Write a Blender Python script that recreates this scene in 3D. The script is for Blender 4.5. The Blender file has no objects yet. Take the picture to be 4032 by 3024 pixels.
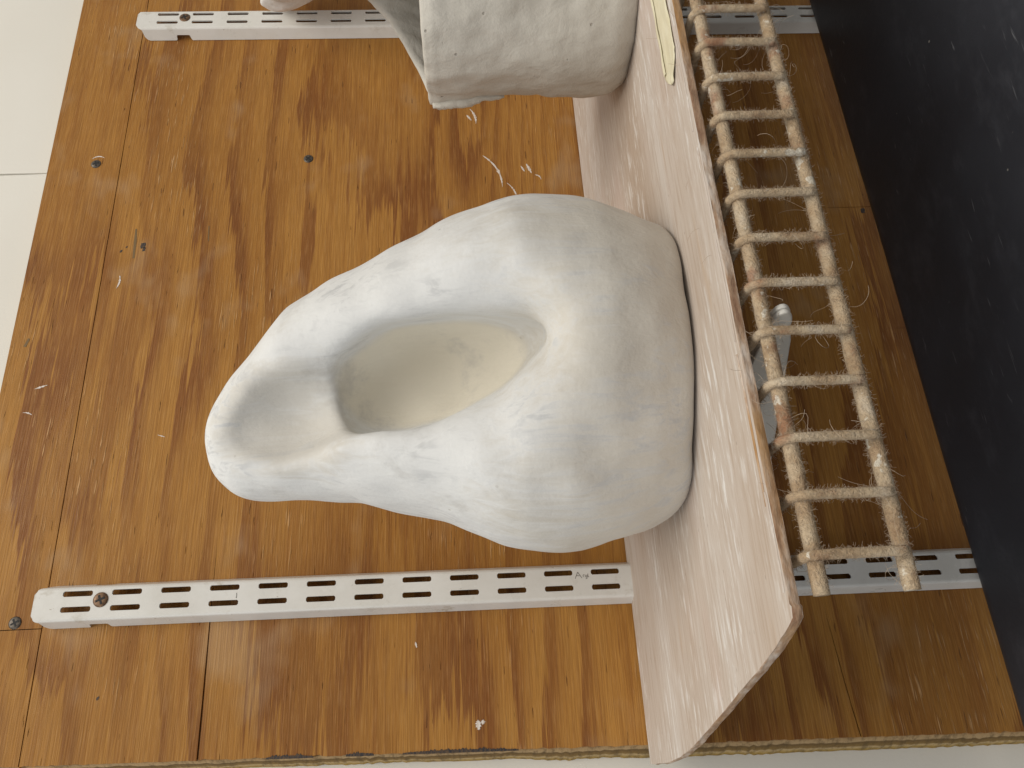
import bpy, bmesh, math, random
import numpy as np
from mathutils import Vector, Matrix, noise

random.seed(7)
rng = np.random.default_rng(7)
scene = bpy.context.scene
col = scene.collection
S = 0.001                                    # everything below is in millimetres

# ------------------------------------------------------------------ camera
# the phone was held on its side: image left is up in the room
right = Vector((0.91668642, -0.39837774, -0.0313239))
down = Vector((-0.04653472, -0.0285673, -0.9985081))
fwd = Vector((0.39688856, 0.91677647, -0.04472565))
cd = bpy.data.cameras.new('camera'); cam = bpy.data.objects.new('camera', cd)
col.objects.link(cam)
M = Matrix((down, right, -fwd)).transposed().to_4x4()
M.translation = Vector((-85.2, -547.8, -268.9)) * S
cam.matrix_world = M
cd.sensor_fit = 'HORIZONTAL'; cd.sensor_width = 36; cd.lens = 27.29
cd.clip_start = 0.01; cd.clip_end = 20
scene.camera = cam

# ------------------------------------------------------------------ light
w = bpy.data.worlds.new('World'); scene.world = w; w.use_nodes = True
bg = w.node_tree.nodes['Background']
bg.inputs[0].default_value = (1.0, 0.97, 0.93, 1); bg.inputs[1].default_value = 0.47

def area(name, loc, target, sx, sy, power, color):
    l = bpy.data.lights.new(name, 'AREA'); l.shape = 'RECTANGLE'
    l.size = sx; l.size_y = sy; l.energy = power; l.color = color
    o = bpy.data.objects.new(name, l); col.objects.link(o)
    o.location = Vector(loc)
    o.rotation_euler = (Vector(target) - Vector(loc)).to_track_quat('-Z', 'Y').to_euler()
    return o
area('ceiling_light', (0.22, -1.42, 1.66), (0.15, -0.1, -0.30), 1.8, 1.0, 39, (1.0, 0.95, 0.86))
area('window_light', (-1.9, -0.9, 0.55), (0.05, -0.15, -0.3), 1.0, 1.2, 10, (0.85, 0.92, 1.0))

vs = scene.view_settings
vs.view_transform = 'Standard'; vs.look = 'None'; vs.exposure = -0.06; vs.gamma = 1.0
vs.use_curve_mapping = False

# ------------------------------------------------------------------ helpers
def root(name, label, cat, loc=(0, 0, 0), group=None):
    o = bpy.data.objects.new(name, None); col.objects.link(o)
    o.empty_display_size = 0.02
    o.location = Vector(loc) * S
    o['label'] = label; o['category'] = cat
    if group: o['group'] = group
    return o

def tag(o, label, cat, group=None):
    o['label'] = label; o['category'] = cat
    if group: o['group'] = group
    return o

def wloc(o):
    v = Vector((0, 0, 0))
    while o: v += o.location; o = o.parent
    return v

def obj(name, verts, faces, m, parent=None, smooth=False, loc=None):
    """verts in world mm"""
    me = bpy.data.meshes.new(name)
    base = wloc(parent) if parent else Vector((0, 0, 0))
    off = Vector(loc) * S if loc is not None else base
    vv = np.asarray(verts, float).reshape(-1, 3) * S - np.array(off)
    me.from_pydata(vv.tolist(), [], [list(f) for f in faces])
    me.update()
    if smooth: me.shade_smooth()
    me.materials.append(m)
    o = bpy.data.objects.new(name, me); col.objects.link(o)
    if parent:
        o.parent = parent; o.location = off - base
    else:
        o.location = off
    return o

def bm_obj(name, bm, m, parent=None, smooth=False, loc=None):
    bm.verts.ensure_lookup_table(); bm.verts.index_update()
    v = [tuple(x.co) for x in bm.verts]; f = [[a.index for a in x.verts] for x in bm.faces]
    bm.free()
    return obj(name, v, f, m, parent, smooth, loc)

def struct(o):
    o['kind'] = 'structure'; return o

def grid_faces(nu, nv, wrap_u=False, off=0):
    F = []
    for i in range(nu if wrap_u else nu - 1):
        for j in range(nv - 1):
            a = i * nv + j; b = ((i + 1) % nu) * nv + j
            F.append((off + a, off + b, off + b + 1, off + a + 1))
    return F

def tube(path, r, n=10, cap=True, wob=0.0, seed=0):
    """verts, faces of a tube along a list of points; r is a number or a list"""
    P = [Vector(p) for p in path]; V = []; F = []
    up = None
    for i, p in enumerate(P):
        t = (P[min(i + 1, len(P) - 1)] - P[max(i - 1, 0)]).normalized()
        if up is None:
            up = t.orthogonal().normalized()
        up = (up - t * up.dot(t)).normalized(); s = t.cross(up)
        rr = r[i] if hasattr(r, '__len__') else r
        for k in range(n):
            a = 2 * math.pi * k / n
            q = rr
            if wob:
                d = p + (up * math.cos(a) + s * math.sin(a)) * rr
                q = rr + wob * noise.noise(d * 0.35 + Vector((seed, 0, 0))) + wob * 0.5 * noise.noise(d * 0.9)
            V.append(p + (up * math.cos(a) + s * math.sin(a)) * q)
    for i in range(len(P) - 1):
        for k in range(n):
            F.append((i * n + k, i * n + (k + 1) % n, (i + 1) * n + (k + 1) % n, (i + 1) * n + k))
    if cap:
        F.append(tuple(range(n - 1, -1, -1))); F.append(tuple((len(P) - 1) * n + k for k in range(n)))
    return [tuple(v) for v in V], F

def merge(parts):
    V = []; F = []
    for v, f in parts:
        o = len(V); V += list(v); F += [tuple(i + o for i in q) for q in f]
    return V, F

def fill(loops, to3):
    """triangulated flat sheet from 2-D loops (first outer, rest holes)"""
    bm = bmesh.new(); E = []
    for L in loops:
        vs_ = [bm.verts.new(to3(*p)) for p in L]
        E += [bm.edges.new((vs_[i], vs_[(i + 1) % len(vs_)])) for i in range(len(vs_))]
    bmesh.ops.triangle_fill(bm, use_beauty=True, use_dissolve=False, edges=E)
    bmesh.ops.recalc_face_normals(bm, faces=bm.faces)
    return bm

def prism(loop, y0, y1, to3):
    """solid from a simple 2-D loop, to3(u, v, depth)"""
    n = len(loop)
    V = [to3(u, v, y0) for u, v in loop] + [to3(u, v, y1) for u, v in loop]
    F = [tuple(range(n)), tuple(range(2 * n - 1, n - 1, -1))]
    F += [(i + n, (i + 1) % n + n, (i + 1) % n, i) for i in range(n)]
    return V, F

def fix_normals(o):
    bm = bmesh.new(); bm.from_mesh(o.data)
    bmesh.ops.recalc_face_normals(bm, faces=bm.faces)
    bm.to_mesh(o.data); bm.free()
    return o

# ------------------------------------------------------------------ materials
class NT:
    def __init__(self, name):
        self.m = bpy.data.materials.new(name); self.m.use_nodes = True
        self.t = self.m.node_tree; self.b = self.t.nodes['Principled BSDF']
        self.tc = self.t.nodes.new('ShaderNodeTexCoord')
    def n(self, typ, **kw):
        x = self.t.nodes.new(typ)
        for k, v in kw.items(): setattr(x, k, v)
        return x
    def link(self, a, b): self.t.links.new(a, b)
    def setin(self, sock, v):
        if hasattr(v, 'is_output'): self.link(v, sock)
        else: sock.default_value = v
    def co(self, scale=(1, 1, 1), loc=(0, 0, 0), rot=(0, 0, 0), src=None):
        mp = self.n('ShaderNodeMapping'); self.link(src or self.tc.outputs['Object'], mp.inputs[0])
        mp.inputs['Scale'].default_value = scale; mp.inputs['Location'].default_value = loc
        mp.inputs['Rotation'].default_value = rot
        return mp.outputs[0]
    def noise(self, v, scale=1, detail=3, rough=0.55, dist=0.0, color=False):
        x = self.n('ShaderNodeTexNoise'); self.link(v, x.inputs['Vector'])
        x.inputs['Scale'].default_value = scale; x.inputs['Detail'].default_value = detail
        x.inputs['Roughness'].default_value = rough; x.inputs['Distortion'].default_value = dist
        return x.outputs['Color' if color else 'Fac']
    def voro(self, v, scale=1, feature='F1'):
        x = self.n('ShaderNodeTexVoronoi', feature=feature); self.link(v, x.inputs['Vector'])
        x.inputs['Scale'].default_value = scale
        return x.outputs['Distance']
    def math(self, op, a, b=0.0, c=0.0, clamp=False):
        x = self.n('ShaderNodeMath', operation=op, use_clamp=clamp)
        self.setin(x.inputs[0], a); self.setin(x.inputs[1], b)
        if op in ('MULTIPLY_ADD',): self.setin(x.inputs[2], c)
        return x.outputs[0]
    def rng(self, v, a, b, c=0.0, d=1.0, smooth=True):
        x = self.n('ShaderNodeMapRange'); x.clamp = True
        if smooth: x.interpolation_type = 'SMOOTHSTEP'
        self.link(v, x.inputs[0])
        for i, q in enumerate((a, b, c, d)): x.inputs[i + 1].default_value = q
        return x.outputs[0]
    def ramp(self, v, stops):
        x = self.n('ShaderNodeValToRGB'); self.link(v, x.inputs[0])
        e = x.color_ramp.elements
        while len(e) < len(stops): e.new(0.5)
        for q, (p, c) in zip(e, stops): q.position = p; q.color = (*c, 1)
        return x.outputs[0]
    def mix(self, f, a, b, mode='MIX'):
        x = self.n('ShaderNodeMix', data_type='RGBA', blend_type=mode)
        self.setin(x.inputs[0], f)
        for s, v in ((x.inputs[6], a), (x.inputs[7], b)):
            if hasattr(v, 'is_output'): self.link(v, s)
            else: s.default_value = (*v, 1)
        return x.outputs[2]
    def sep(self, v=None):
        x = self.n('ShaderNodeSeparateXYZ'); self.link(v or self.tc.outputs['Object'], x.inputs[0])
        return x.outputs
    def comb(self, x_, y_, z_):
        x = self.n('ShaderNodeCombineXYZ')
        for i, v in enumerate((x_, y_, z_)): self.setin(x.inputs[i], v)
        return x.outputs[0]
    def bump(self, h, strength=0.3, dist=0.001, normal=None):
        x = self.n('ShaderNodeBump'); self.link(h, x.inputs['Height'])
        x.inputs['Strength'].default_value = strength; x.inputs['Distance'].default_value = dist
        if normal: self.link(normal, x.inputs['Normal'])
        return x.outputs[0]
    def done(self, color, rough=0.6, normal=None, spec=0.5, metal=0.0):
        for k, v in (('Base Color', color), ('Roughness', rough), ('Specular IOR Level', spec), ('Metallic', metal)):
            s = self.b.inputs[k]
            if hasattr(v, 'is_output'): self.link(v, s)
            elif k == 'Base Color': s.default_value = (*v, 1)
            else: s.default_value = v
        if normal: self.link(normal, self.b.inputs['Normal'])
        return self.m

def plywood_material():
    k = NT('varnished_fir_plywood')
    X, Y, Z = k.sep()
    # growth-ring figure of rotary cut veneer: contour bands of a long soft hill, grain along X
    jag = k.noise(k.co((8, 1, 230)), 1, 3, 0.65)
    jag2 = k.noise(k.co((28, 1, 700)), 1, 2, 0.6)
    hill = k.noise(k.co((1.4, 1, 5.5), (3.1, 0, 1.7)), 1, 2, 0.5, 0.2)
    wav = k.noise(k.co((4.5, 1, 18), (1.3, 0, 4.0)), 1, 2, 0.5)
    h = k.math('MULTIPLY_ADD', hill, 7.0, k.math('MULTIPLY', Z, 19.0))
    h = k.math('ADD', h, k.math('MULTIPLY', wav, 1.1))
    h = k.math('ADD', h, k.math('MULTIPLY', jag, 1.0))
    h = k.math('ADD', h, k.math('MULTIPLY', jag2, 0.22))
    dz = k.math('SUBTRACT', Z, 0.325)
    mz = k.rng(k.math('ABSOLUTE', dz), 0.02, 0.085, 1, 0)
    mx = k.rng(X, -0.32, 0.16, 0.25, 1.0)
    h = k.math('ADD', h, k.math('MULTIPLY', k.math('MULTIPLY', dz, 70.0), k.math('MULTIPLY', mz, mx)))
    saw = k.math('FRACT', h)
    late = k.ramp(saw, [(0.0, (0, 0, 0)), (0.36, (0.04,) * 3), (0.62, (0.40,) * 3), (0.80, (0.9,) * 3), (0.93, (1,) * 3), (1.0, (0.0,) * 3)])
    amount = k.rng(k.noise(k.co((4, 1, 9), (7, 0, 2)), 1, 2, 0.5), 0.34, 0.62, 0.35, 1.0)
    late = k.math('MULTIPLY', late, amount)
    tone = k.noise(k.co((3, 1, 7), (0, 0, 9)), 1, 3, 0.5)
    early = k.ramp(tone, [(0.3, (0.365, 0.166, 0.034)), (0.55, (0.435, 0.210, 0.047)), (0.75, (0.49, 0.252, 0.064))])
    dark = k.ramp(tone, [(0.3, (0.180, 0.064, 0.016)), (0.7, (0.250, 0.096, 0.026))])
    c = k.mix(late, early, dark)
    blot = k.math('ADD', k.noise(k.co((3.2, 1, 15), (11, 0, 3)), 1, 3, 0.55), k.math('MULTIPLY', k.math('SUBTRACT', jag, 0.5), 0.30))
    c = k.mix(k.rng(blot, 0.56, 0.64, 0, 0.5), c, dark)
    # fibres
    fib = k.noise(k.co((22, 1, 900)), 1, 3, 0.65)
    c = k.mix(k.rng(fib, 0.36, 0.62, 0.0, 0.5), c, k.mix(0.6, c, (0.12, 0.045, 0.012)))
    mid = k.noise(k.co((11, 1, 150), (6, 0, 6)), 1, 3, 0.6)
    c = k.mix(k.rng(mid, 0.42, 0.68, 0.0, 0.45), c, k.mix(0.55, c, (0.22, 0.075, 0.014)))
    c = k.mix(k.rng(k.noise(k.co((55, 1, 1500), (2, 0, 2)), 1, 2, 0.6), 0.5, 0.68, 0.0, 0.35), c, k.mix(0.5, c, (0.60, 0.36, 0.15)))
    # pale torn fibres
    fl = k.noise(k.co((38, 1, 620), (5, 0, 3)), 1, 2, 0.5)
    where = k.rng(k.noise(k.co((5, 1, 12), (2, 0, 8)), 1, 2, 0.5), 0.48, 0.66)
    flm = k.math('MULTIPLY', k.rng(fl, 0.60, 0.70), where)
    c = k.mix(k.math('MULTIPLY', flm, 0.65), c, (0.66, 0.40, 0.19))
    # dark pores / splits
    po = k.noise(k.co((45, 1, 520), (9, 0, 1)), 1, 2, 0.5)
    pom = k.rng(po, 0.685, 0.74)
    c = k.mix(k.math('MULTIPLY', pom, 0.7), c, (0.13, 0.05, 0.015))
    # greyish rubbed smudges
    sm = k.rng(k.noise(k.co((11, 1, 16), (4, 0, 4)), 1, 3, 0.6), 0.56, 0.72, 0, 0.34)
    c = k.mix(sm, c, (0.46, 0.32, 0.19))
    hgt = k.math('ADD', k.math('MULTIPLY', fib, 0.6), k.math('MULTIPLY', flm, 0.8))
    hgt = k.math('SUBTRACT', hgt, k.math('MULTIPLY', pom, 1.2))
    rg = k.rng(k.noise(k.co((6, 1, 30)), 1, 3, 0.6), 0.3, 0.7, 0.38, 0.58)
    return k.done(c, rg, k.bump(hgt, 0.7, 0.0009), 0.17)

def ply_edge_material():
    k = NT('plywood_edge_layers')
    X, Y, Z = k.sep()
    wig = k.noise(k.co((1, 1, 30)), 1, 3, 0.6)
    yy = k.math('ADD', Y, k.math('MULTIPLY', k.math('SUBTRACT', wig, 0.5), 0.004))
    lay = k.ramp(k.rng(yy, 0.0, 0.018, 0, 1, False), [(0.0, (0.36, 0.22, 0.10)), (0.30, (0.42, 0.29, 0.15)), (0.34, (0.15, 0.09, 0.035)),
                 (0.55, (0.24, 0.15, 0.05)), (0.60, (0.46, 0.33, 0.17)), (0.8, (0.40, 0.26, 0.07)), (1.0, (0.50, 0.30, 0.06))])
    c = k.mix(k.rng(k.noise(k.co((200, 60, 260)), 1, 3, 0.7), 0.42, 0.7, 0, 0.6), lay, (0.10, 0.065, 0.03))
    return k.done(c, 0.8, k.bump(k.noise(k.co((300, 300, 300)), 1, 3), 0.5, 0.001), 0.2)

def plank_material():
    k = NT('whitewashed_plank')
    jag = k.noise(k.co((26, 420, 1)), 1, 4, 0.68)
    hill = k.noise(k.co((2.6, 15, 1), (1, 2, 0)), 1, 3, 0.5, 0.3)
    base = k.ramp(hill, [(0.28, (0.47, 0.38, 0.305)), (0.45, (0.535, 0.46, 0.395)), (0.6, (0.585, 0.525, 0.47)), (0.75, (0.63, 0.585, 0.545))])
    c = k.mix(k.rng(jag, 0.44, 0.70, 0.0, 0.5), base, (0.36, 0.25, 0.17))
    ww = k.noise(k.co((42, 260, 1), (3, 0, 0)), 1, 4, 0.66)
    wm = k.math('MULTIPLY', k.rng(ww, 0.5, 0.66), k.rng(k.noise(k.co((6, 16, 1), (5, 1, 0)), 1, 3, 0.5), 0.40, 0.62))
    c = k.mix(k.math('MULTIPLY', wm, 0.85), c, (0.76, 0.74, 0.71))
    pk = k.rng(k.noise(k.co((7, 14, 1), (8, 3, 0)), 1, 3, 0.5), 0.55, 0.75, 0, 0.22)
    c = k.mix(pk, c, (0.60, 0.43, 0.37))
    bs = k.rng(k.noise(k.co((9, 60, 1), (2, 7, 0)), 1, 3, 0.6), 0.60, 0.74, 0, 0.40)
    c = k.mix(bs, c, (0.47, 0.33, 0.21))
    sp = k.rng(k.voro(k.co((60, 160, 1)), 1), 0.02, 0.075, 1, 0)
    c = k.mix(k.math('MULTIPLY', sp, 0.5), c, (0.16, 0.10, 0.07))
    hgt = k.math('ADD', jag, k.math('MULTIPLY', wm, 0.6))
    return k.done(c, 0.72, k.bump(hgt, 0.4, 0.0006), 0.25)

def plank_edge_material():
    k = NT('splintered_plank_edge')
    n1 = k.noise(k.co((60, 60, 200)), 1, 4, 0.65)
    c = k.ramp(n1, [(0.3, (0.25, 0.14, 0.085)), (0.46, (0.40, 0.265, 0.175)), (0.58, (0.53, 0.42, 0.33)), (0.72, (0.66, 0.58, 0.51))])
    c = k.mix(k.rng(k.noise(k.co((18, 18, 18)), 1, 2), 0.52, 0.68, 0, 0.7), c, (0.40, 0.22, 0.08))
    return k.done(c, 0.85, k.bump(n1, 0.8, 0.0012), 0.2)

def white_metal_material():
    k = NT('white_enamelled_steel')
    d = k.noise(k.co((30, 30, 30)), 1, 4, 0.65)
    c = k.ramp(d, [(0.3, (0.655, 0.635, 0.585)), (0.6, (0.715, 0.70, 0.66))])
    st = k.math('MULTIPLY', k.rng(k.noise(k.co((55, 55, 40), (1, 2, 3)), 1, 4, 0.7), 0.60, 0.72),
                k.rng(k.noise(k.co((9, 9, 9)), 1, 2), 0.46, 0.62))
    c = k.mix(k.math('MULTIPLY', st, 0.7), c, (0.40, 0.35, 0.26))
    ch = k.rng(k.noise(k.co((160, 160, 120), (4, 0, 0)), 1, 3, 0.6), 0.70, 0.74, 0, 0.55)
    c = k.mix(ch, c, (0.30, 0.24, 0.18))
    rg = k.rng(d, 0.3, 0.7, 0.24, 0.40)
    return k.done(c, rg, k.bump(k.noise(k.co((90, 90, 90)), 1, 2), 0.06, 0.0006), 0.5)

def screw_material():
    k = NT('oxidised_screw')
    d = k.noise(k.co((400, 400, 400)), 1, 3)
    return k.done(k.ramp(d, [(0.35, (0.055, 0.050, 0.045)), (0.65, (0.16, 0.13, 0.10))]), 0.45, None, 0.5, 0.6)

def brown_screw_material():
    k = NT('brown_screw')
    d = k.noise(k.co((400, 400, 400)), 1, 3)
    return k.done(k.ramp(d, [(0.35, (0.10, 0.055, 0.03)), (0.65, (0.24, 0.14, 0.075))]), 0.42, None, 0.5, 0.5)

def black_recess_material():
    k = NT('screw_recess'); return k.done((0.012, 0.011, 0.01), 0.7)

def clay_white_material():
    k = NT('brushed_white_clay')
    X, Y, Z = k.sep()
    big = k.noise(k.co((14, 14, 14)), 1, 4, 0.6)
    bare = k.ramp(big, [(0.3, (0.56, 0.525, 0.465)), (0.7, (0.635, 0.605, 0.545))])
    # brush-strokes of white slip, drawn along the flow of the form
    st = k.noise(k.co((170, 170, 15), (0, 0, 0), (0.1, 0.28, 0.0)), 1, 3, 0.6, 0.5)
    st2 = k.noise(k.co((170, 170, 17), (2, 1, 0), (0.2, -0.6, 0.3)), 1, 3, 0.6, 0.5)
    cover = k.noise(k.co((17, 17, 13), (3, 1, 5)), 1, 3, 0.55)
    up = k.rng(Z, 0.030, 0.125)                      # slip brushed on the upper two thirds
    cv = k.math('ADD', k.math('MULTIPLY', cover, 0.9), k.math('MULTIPLY', up, 0.42))
    cv = k.math('ADD', cv, k.math('MULTIPLY', k.math('SUBTRACT', k.math('MAXIMUM', st, st2), 0.5), 0.6))
    slip = k.rng(cv, 0.46, 0.86)
    # the hollow was left bare: distance from its axis
    v = k.n('ShaderNodeVectorMath', operation='DISTANCE')
    k.link(k.co((1, 1, 0.55), (0, 0, 0)), v.inputs[0]); v.inputs[1].default_value = HOLLOW
    bareh = k.rng(k.math('ADD', v.outputs['Value'], k.math('MULTIPLY', k.math('SUBTRACT', cover, 0.5), 0.02)), 0.034, 0.044, 1, 0)
    v2 = k.n('ShaderNodeVectorMath', operation='DISTANCE')
    k.link(k.co((1, 1, 0.55), (0, 0, 0)), v2.inputs[0]); v2.inputs[1].default_value = (-0.0288, -0.0224, 0.1105)
    bare2 = k.rng(k.math('ADD', v2.outputs['Value'], k.math('MULTIPLY', k.math('SUBTRACT', st, 0.5), 0.03)), 0.020, 0.036, 0.75, 0)
    slip = k.math('MULTIPLY', slip, k.math('SUBTRACT', 1.0, k.math('MAXIMUM', bareh, bare2)))
    c = k.mix(slip, bare, (0.715, 0.716, 0.705))
    c = k.mix(k.math('MULTIPLY', bareh, 0.75), c, (0.80, 0.75, 0.635))
    gs = k.math('MULTIPLY', k.rng(k.math('MAXIMUM', st, st2), 0.52, 0.70), k.rng(cover, 0.43, 0.60))
    gs = k.math('MULTIPLY', gs, k.math('SUBTRACT', 1.0, bareh))
    c = k.mix(k.math('MULTIPLY', gs, 0.6), c, (0.46, 0.465, 0.47))
    gr = k.rng(k.noise(k.co((26, 26, 26), (9, 9, 9)), 1, 5, 0.68), 0.54, 0.72, 0, 0.5)
    c = k.mix(gr, c, (0.47, 0.455, 0.43))
    pit = k.rng(k.voro(k.co((75, 75, 75)), 1), 0.03, 0.09, 1, 0)
    pit = k.math('MULTIPLY', pit, k.rng(k.noise(k.co((20, 20, 20), (1, 5, 2)), 1, 2), 0.55, 0.62))
    c = k.mix(k.math('MULTIPLY', pit, 0.5), c, (0.34, 0.31, 0.27))
    fine = k.noise(k.co((420, 420, 420)), 1, 3, 0.6)
    hgt = k.math('ADD', k.math('MULTIPLY', k.math('ADD', st, st2), 0.55), k.math('MULTIPLY', fine, 0.2))
    hgt = k.math('ADD', hgt, k.math('MULTIPLY', k.noise(k.co((60, 60, 60)), 1, 4, 0.6), 0.9))
    return k.done(c, 0.78, k.bump(hgt, 0.55, 0.0012), 0.22)

def clay_grey_material():
    k = NT('grey_raw_clay')
    big = k.noise(k.co((16, 16, 16)), 1, 4, 0.6)
    c = k.ramp(big, [(0.3, (0.50, 0.467, 0.41)), (0.7, (0.60, 0.57, 0.51))])
    fine = k.noise(k.co((300, 300, 300)), 1, 4, 0.65)
    crk = k.rng(k.noise(k.co((38, 38, 70), (2, 2, 2)), 1, 4, 0.6, 1.2), 0.495, 0.505, 0, 1)
    med = k.noise(k.co((70, 70, 70)), 1, 5, 0.62, 0.5)
    hgt = k.math('ADD', k.math('MULTIPLY', med, 1.3), k.math('MULTIPLY', fine, 0.4))
    pit = k.rng(k.voro(k.co((90, 90, 90)), 1), 0.03, 0.10, 1, 0)
    pit = k.math('MULTIPLY', pit, k.rng(k.noise(k.co((24, 24, 24), (1, 5, 2)), 1, 2), 0.50, 0.60))
    hgt = k.math('SUBTRACT', hgt, pit)
    c = k.mix(k.math('MULTIPLY', pit, 0.5), c, (0.22, 0.19, 0.16))
    return k.done(c, 0.85, k.bump(hgt, 0.5, 0.0018), 0.2)

def clay_pale_material():
    k = NT('pale_glaze')
    d = k.noise(k.co((50, 50, 50)), 1, 4, 0.6)
    return k.done(k.ramp(d, [(0.3, (0.60, 0.585, 0.54)), (0.6, (0.82, 0.81, 0.78))]), 0.6, k.bump(d, 0.7, 0.003), 0.3)

def wire_material():
    k = NT('dusty_rusted_wire')
    d = k.noise(k.co((70, 70, 70)), 1, 4, 0.65)
    c = k.ramp(d, [(0.30, (0.33, 0.215, 0.13)), (0.43, (0.50, 0.365, 0.23)), (0.57, (0.60, 0.475, 0.325)), (0.72, (0.67, 0.57, 0.44))])
    rust = k.rng(k.noise(k.co((45, 45, 45), (3, 3, 1)), 1, 4, 0.6), 0.54, 0.66, 0, 0.65)
    c = k.mix(rust, c, (0.33, 0.135, 0.07))
    wt = k.rng(k.noise(k.co((110, 110, 110), (7, 1, 1)), 1, 4, 0.6), 0.60, 0.64)
    c = k.mix(k.math('MULTIPLY', wt, 0.9), c, (0.80, 0.74, 0.62))
    fz = k.noise(k.co((1100, 1100, 1100)), 1, 3, 0.7)
    c = k.mix(k.rng(fz, 0.52, 0.7, 0, 0.30), c, (0.28, 0.19, 0.125))
    hgt = k.math('ADD', fz, k.math('MULTIPLY', k.noise(k.co((330, 330, 330)), 1, 3), 1.2))
    rg = k.rng(wt, 0, 1, 0.95, 0.35)
    return k.done(c, rg, k.bump(hgt, 0.8, 0.0012), 0.2)

def lint_material():
    k = NT('grey_tan_lint')
    d = k.noise(k.co((200, 200, 200)), 1, 2)
    return k.done(k.ramp(d, [(0.35, (0.38, 0.285, 0.20)), (0.65, (0.52, 0.43, 0.33))]), 0.9, None, 0.1)

def black_material():
    k = NT('scuffed_black_tabletop')
    d = k.noise(k.co((9, 9, 9)), 1, 4, 0.6)
    c = k.ramp(d, [(0.3, (0.034, 0.036, 0.044)), (0.7, (0.050, 0.053, 0.064))])
    dust = k.rng(k.noise(k.co((22, 38, 22), (2, 3, 1)), 1, 5, 0.68), 0.48, 0.80, 0, 0.5)
    c = k.mix(dust, c, (0.095, 0.099, 0.115))
    # long scuffs
    s1 = k.noise(k.co((26, 210, 1), (0, 0, 0), (0, 0, 0.9)), 1, 3, 0.6, 0.5)
    s2 = k.noise(k.co((24, 230, 1), (5, 2, 0), (0, 0, -0.35)), 1, 3, 0.6, 0.5)
    w1 = k.rng(k.noise(k.co((14, 14, 14), (8, 8, 0)), 1, 2), 0.52, 0.66)
    sc = k.math('MULTIPLY', k.rng(k.math('MAXIMUM', s1, s2), 0.645, 0.73), w1)
    c = k.mix(k.math('MULTIPLY', sc, 0.5), c, (0.26, 0.265, 0.28))
    sp = k.rng(k.voro(k.co((48, 48, 48)), 1), 0.03, 0.06, 1, 0)
    sp = k.math('MULTIPLY', sp, k.rng(k.noise(k.co((12, 12, 12), (1, 1, 1)), 1, 2), 0.46, 0.56))
    c = k.mix(k.math('MULTIPLY', sp, 0.8), c, (0.42, 0.40, 0.36))
    rg = k.rng(d, 0.3, 0.7, 0.42, 0.60)
    hgt = k.math('ADD', k.noise(k.co((300, 300, 300)), 1, 3), k.math('MULTIPLY', sc, 0.7))
    return k.done(c, rg, k.bump(hgt, 0.25, 0.0006), 0.30)

def wall_material():
    k = NT('white_painted_wall')
    d = k.noise(k.co((5, 5, 5)), 1, 3)
    c = k.ramp(d, [(0.3, (0.71, 0.68, 0.61)), (0.7, (0.755, 0.73, 0.665))])
    hgt = k.noise(k.co((420, 420, 420)), 1, 3, 0.6)
    return k.done(c, 0.6, k.bump(hgt, 0.12, 0.0006), 0.3)

def tape_material():
    k = NT('cream_masking_tape')
    d = k.noise(k.co((60, 240, 60)), 1, 3)
    return k.done(k.ramp(d, [(0.3, (0.66, 0.60, 0.41)), (0.7, (0.76, 0.71, 0.53))]), 0.55, k.bump(d, 0.3, 0.0006), 0.35)

def paint_mark_material():
    k = NT('dried_white_paint')
    d = k.noise(k.co((260, 260, 700)), 1, 3)
    return k.done(k.ramp(d, [(0.3, (0.52, 0.40, 0.30)), (0.55, (0.76, 0.71, 0.66))]), 0.6, k.bump(d, 0.4, 0.0005), 0.3)

HOLLOW = (0.0102, 0.0097, 0.0627)
m_ply = plywood_material(); m_edge = ply_edge_material(); m_plank = plank_material(); m_pedge = plank_edge_material()
m_metal = white_metal_material(); m_screw = screw_material(); m_bscrew = brown_screw_material(); m_rec = black_recess_material()
m_clay = clay_white_material(); m_grey = clay_grey_material(); m_pale = clay_pale_material()
m_wire = wire_material(); m_lint = lint_material(); m_black = black_material(); m_wall = wall_material()
m_tape = tape_material(); m_paint = paint_mark_material()

TILT = 0.0125                                # everything on this wall rises a little to the right
def zt(z, x): return z + TILT * x

# ------------------------------------------------------------------ the wall behind
def wall_panel(x0, x1):
    loop = [(x0, -1300), (x1, -1300), (x1, 700), (x0, 700)]
    v, f = prism(loop, 18.0, 30.0, lambda a, b, c: (a, c, b))
    o = fix_normals(obj('wall_panel', v, f, m_wall, wall))
    bv = o.modifiers.new('soft', 'BEVEL'); bv.width = 0.0012; bv.segments = 2
    return o
v, f = prism([(-1500, -1300), (1600, -1300), (1600, 700), (-1500, 700)], 31, 60, lambda a, b, c: (a, c, b))
wall = struct(fix_normals(obj('wall', v, f, m_wall)))
wall_panel(-1480, 375.2); wall_panel(376.8, 1580)
# paint ridge over the joint
v, f = tube([(374.3, 18.1, z) for z in np.linspace(80, 690, 30)], [0.9 + 0.4 * math.sin(i * 1.7) for i in range(30)], 8)
obj('paint_ridge', v, f, m_wall, wall, True)

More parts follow.
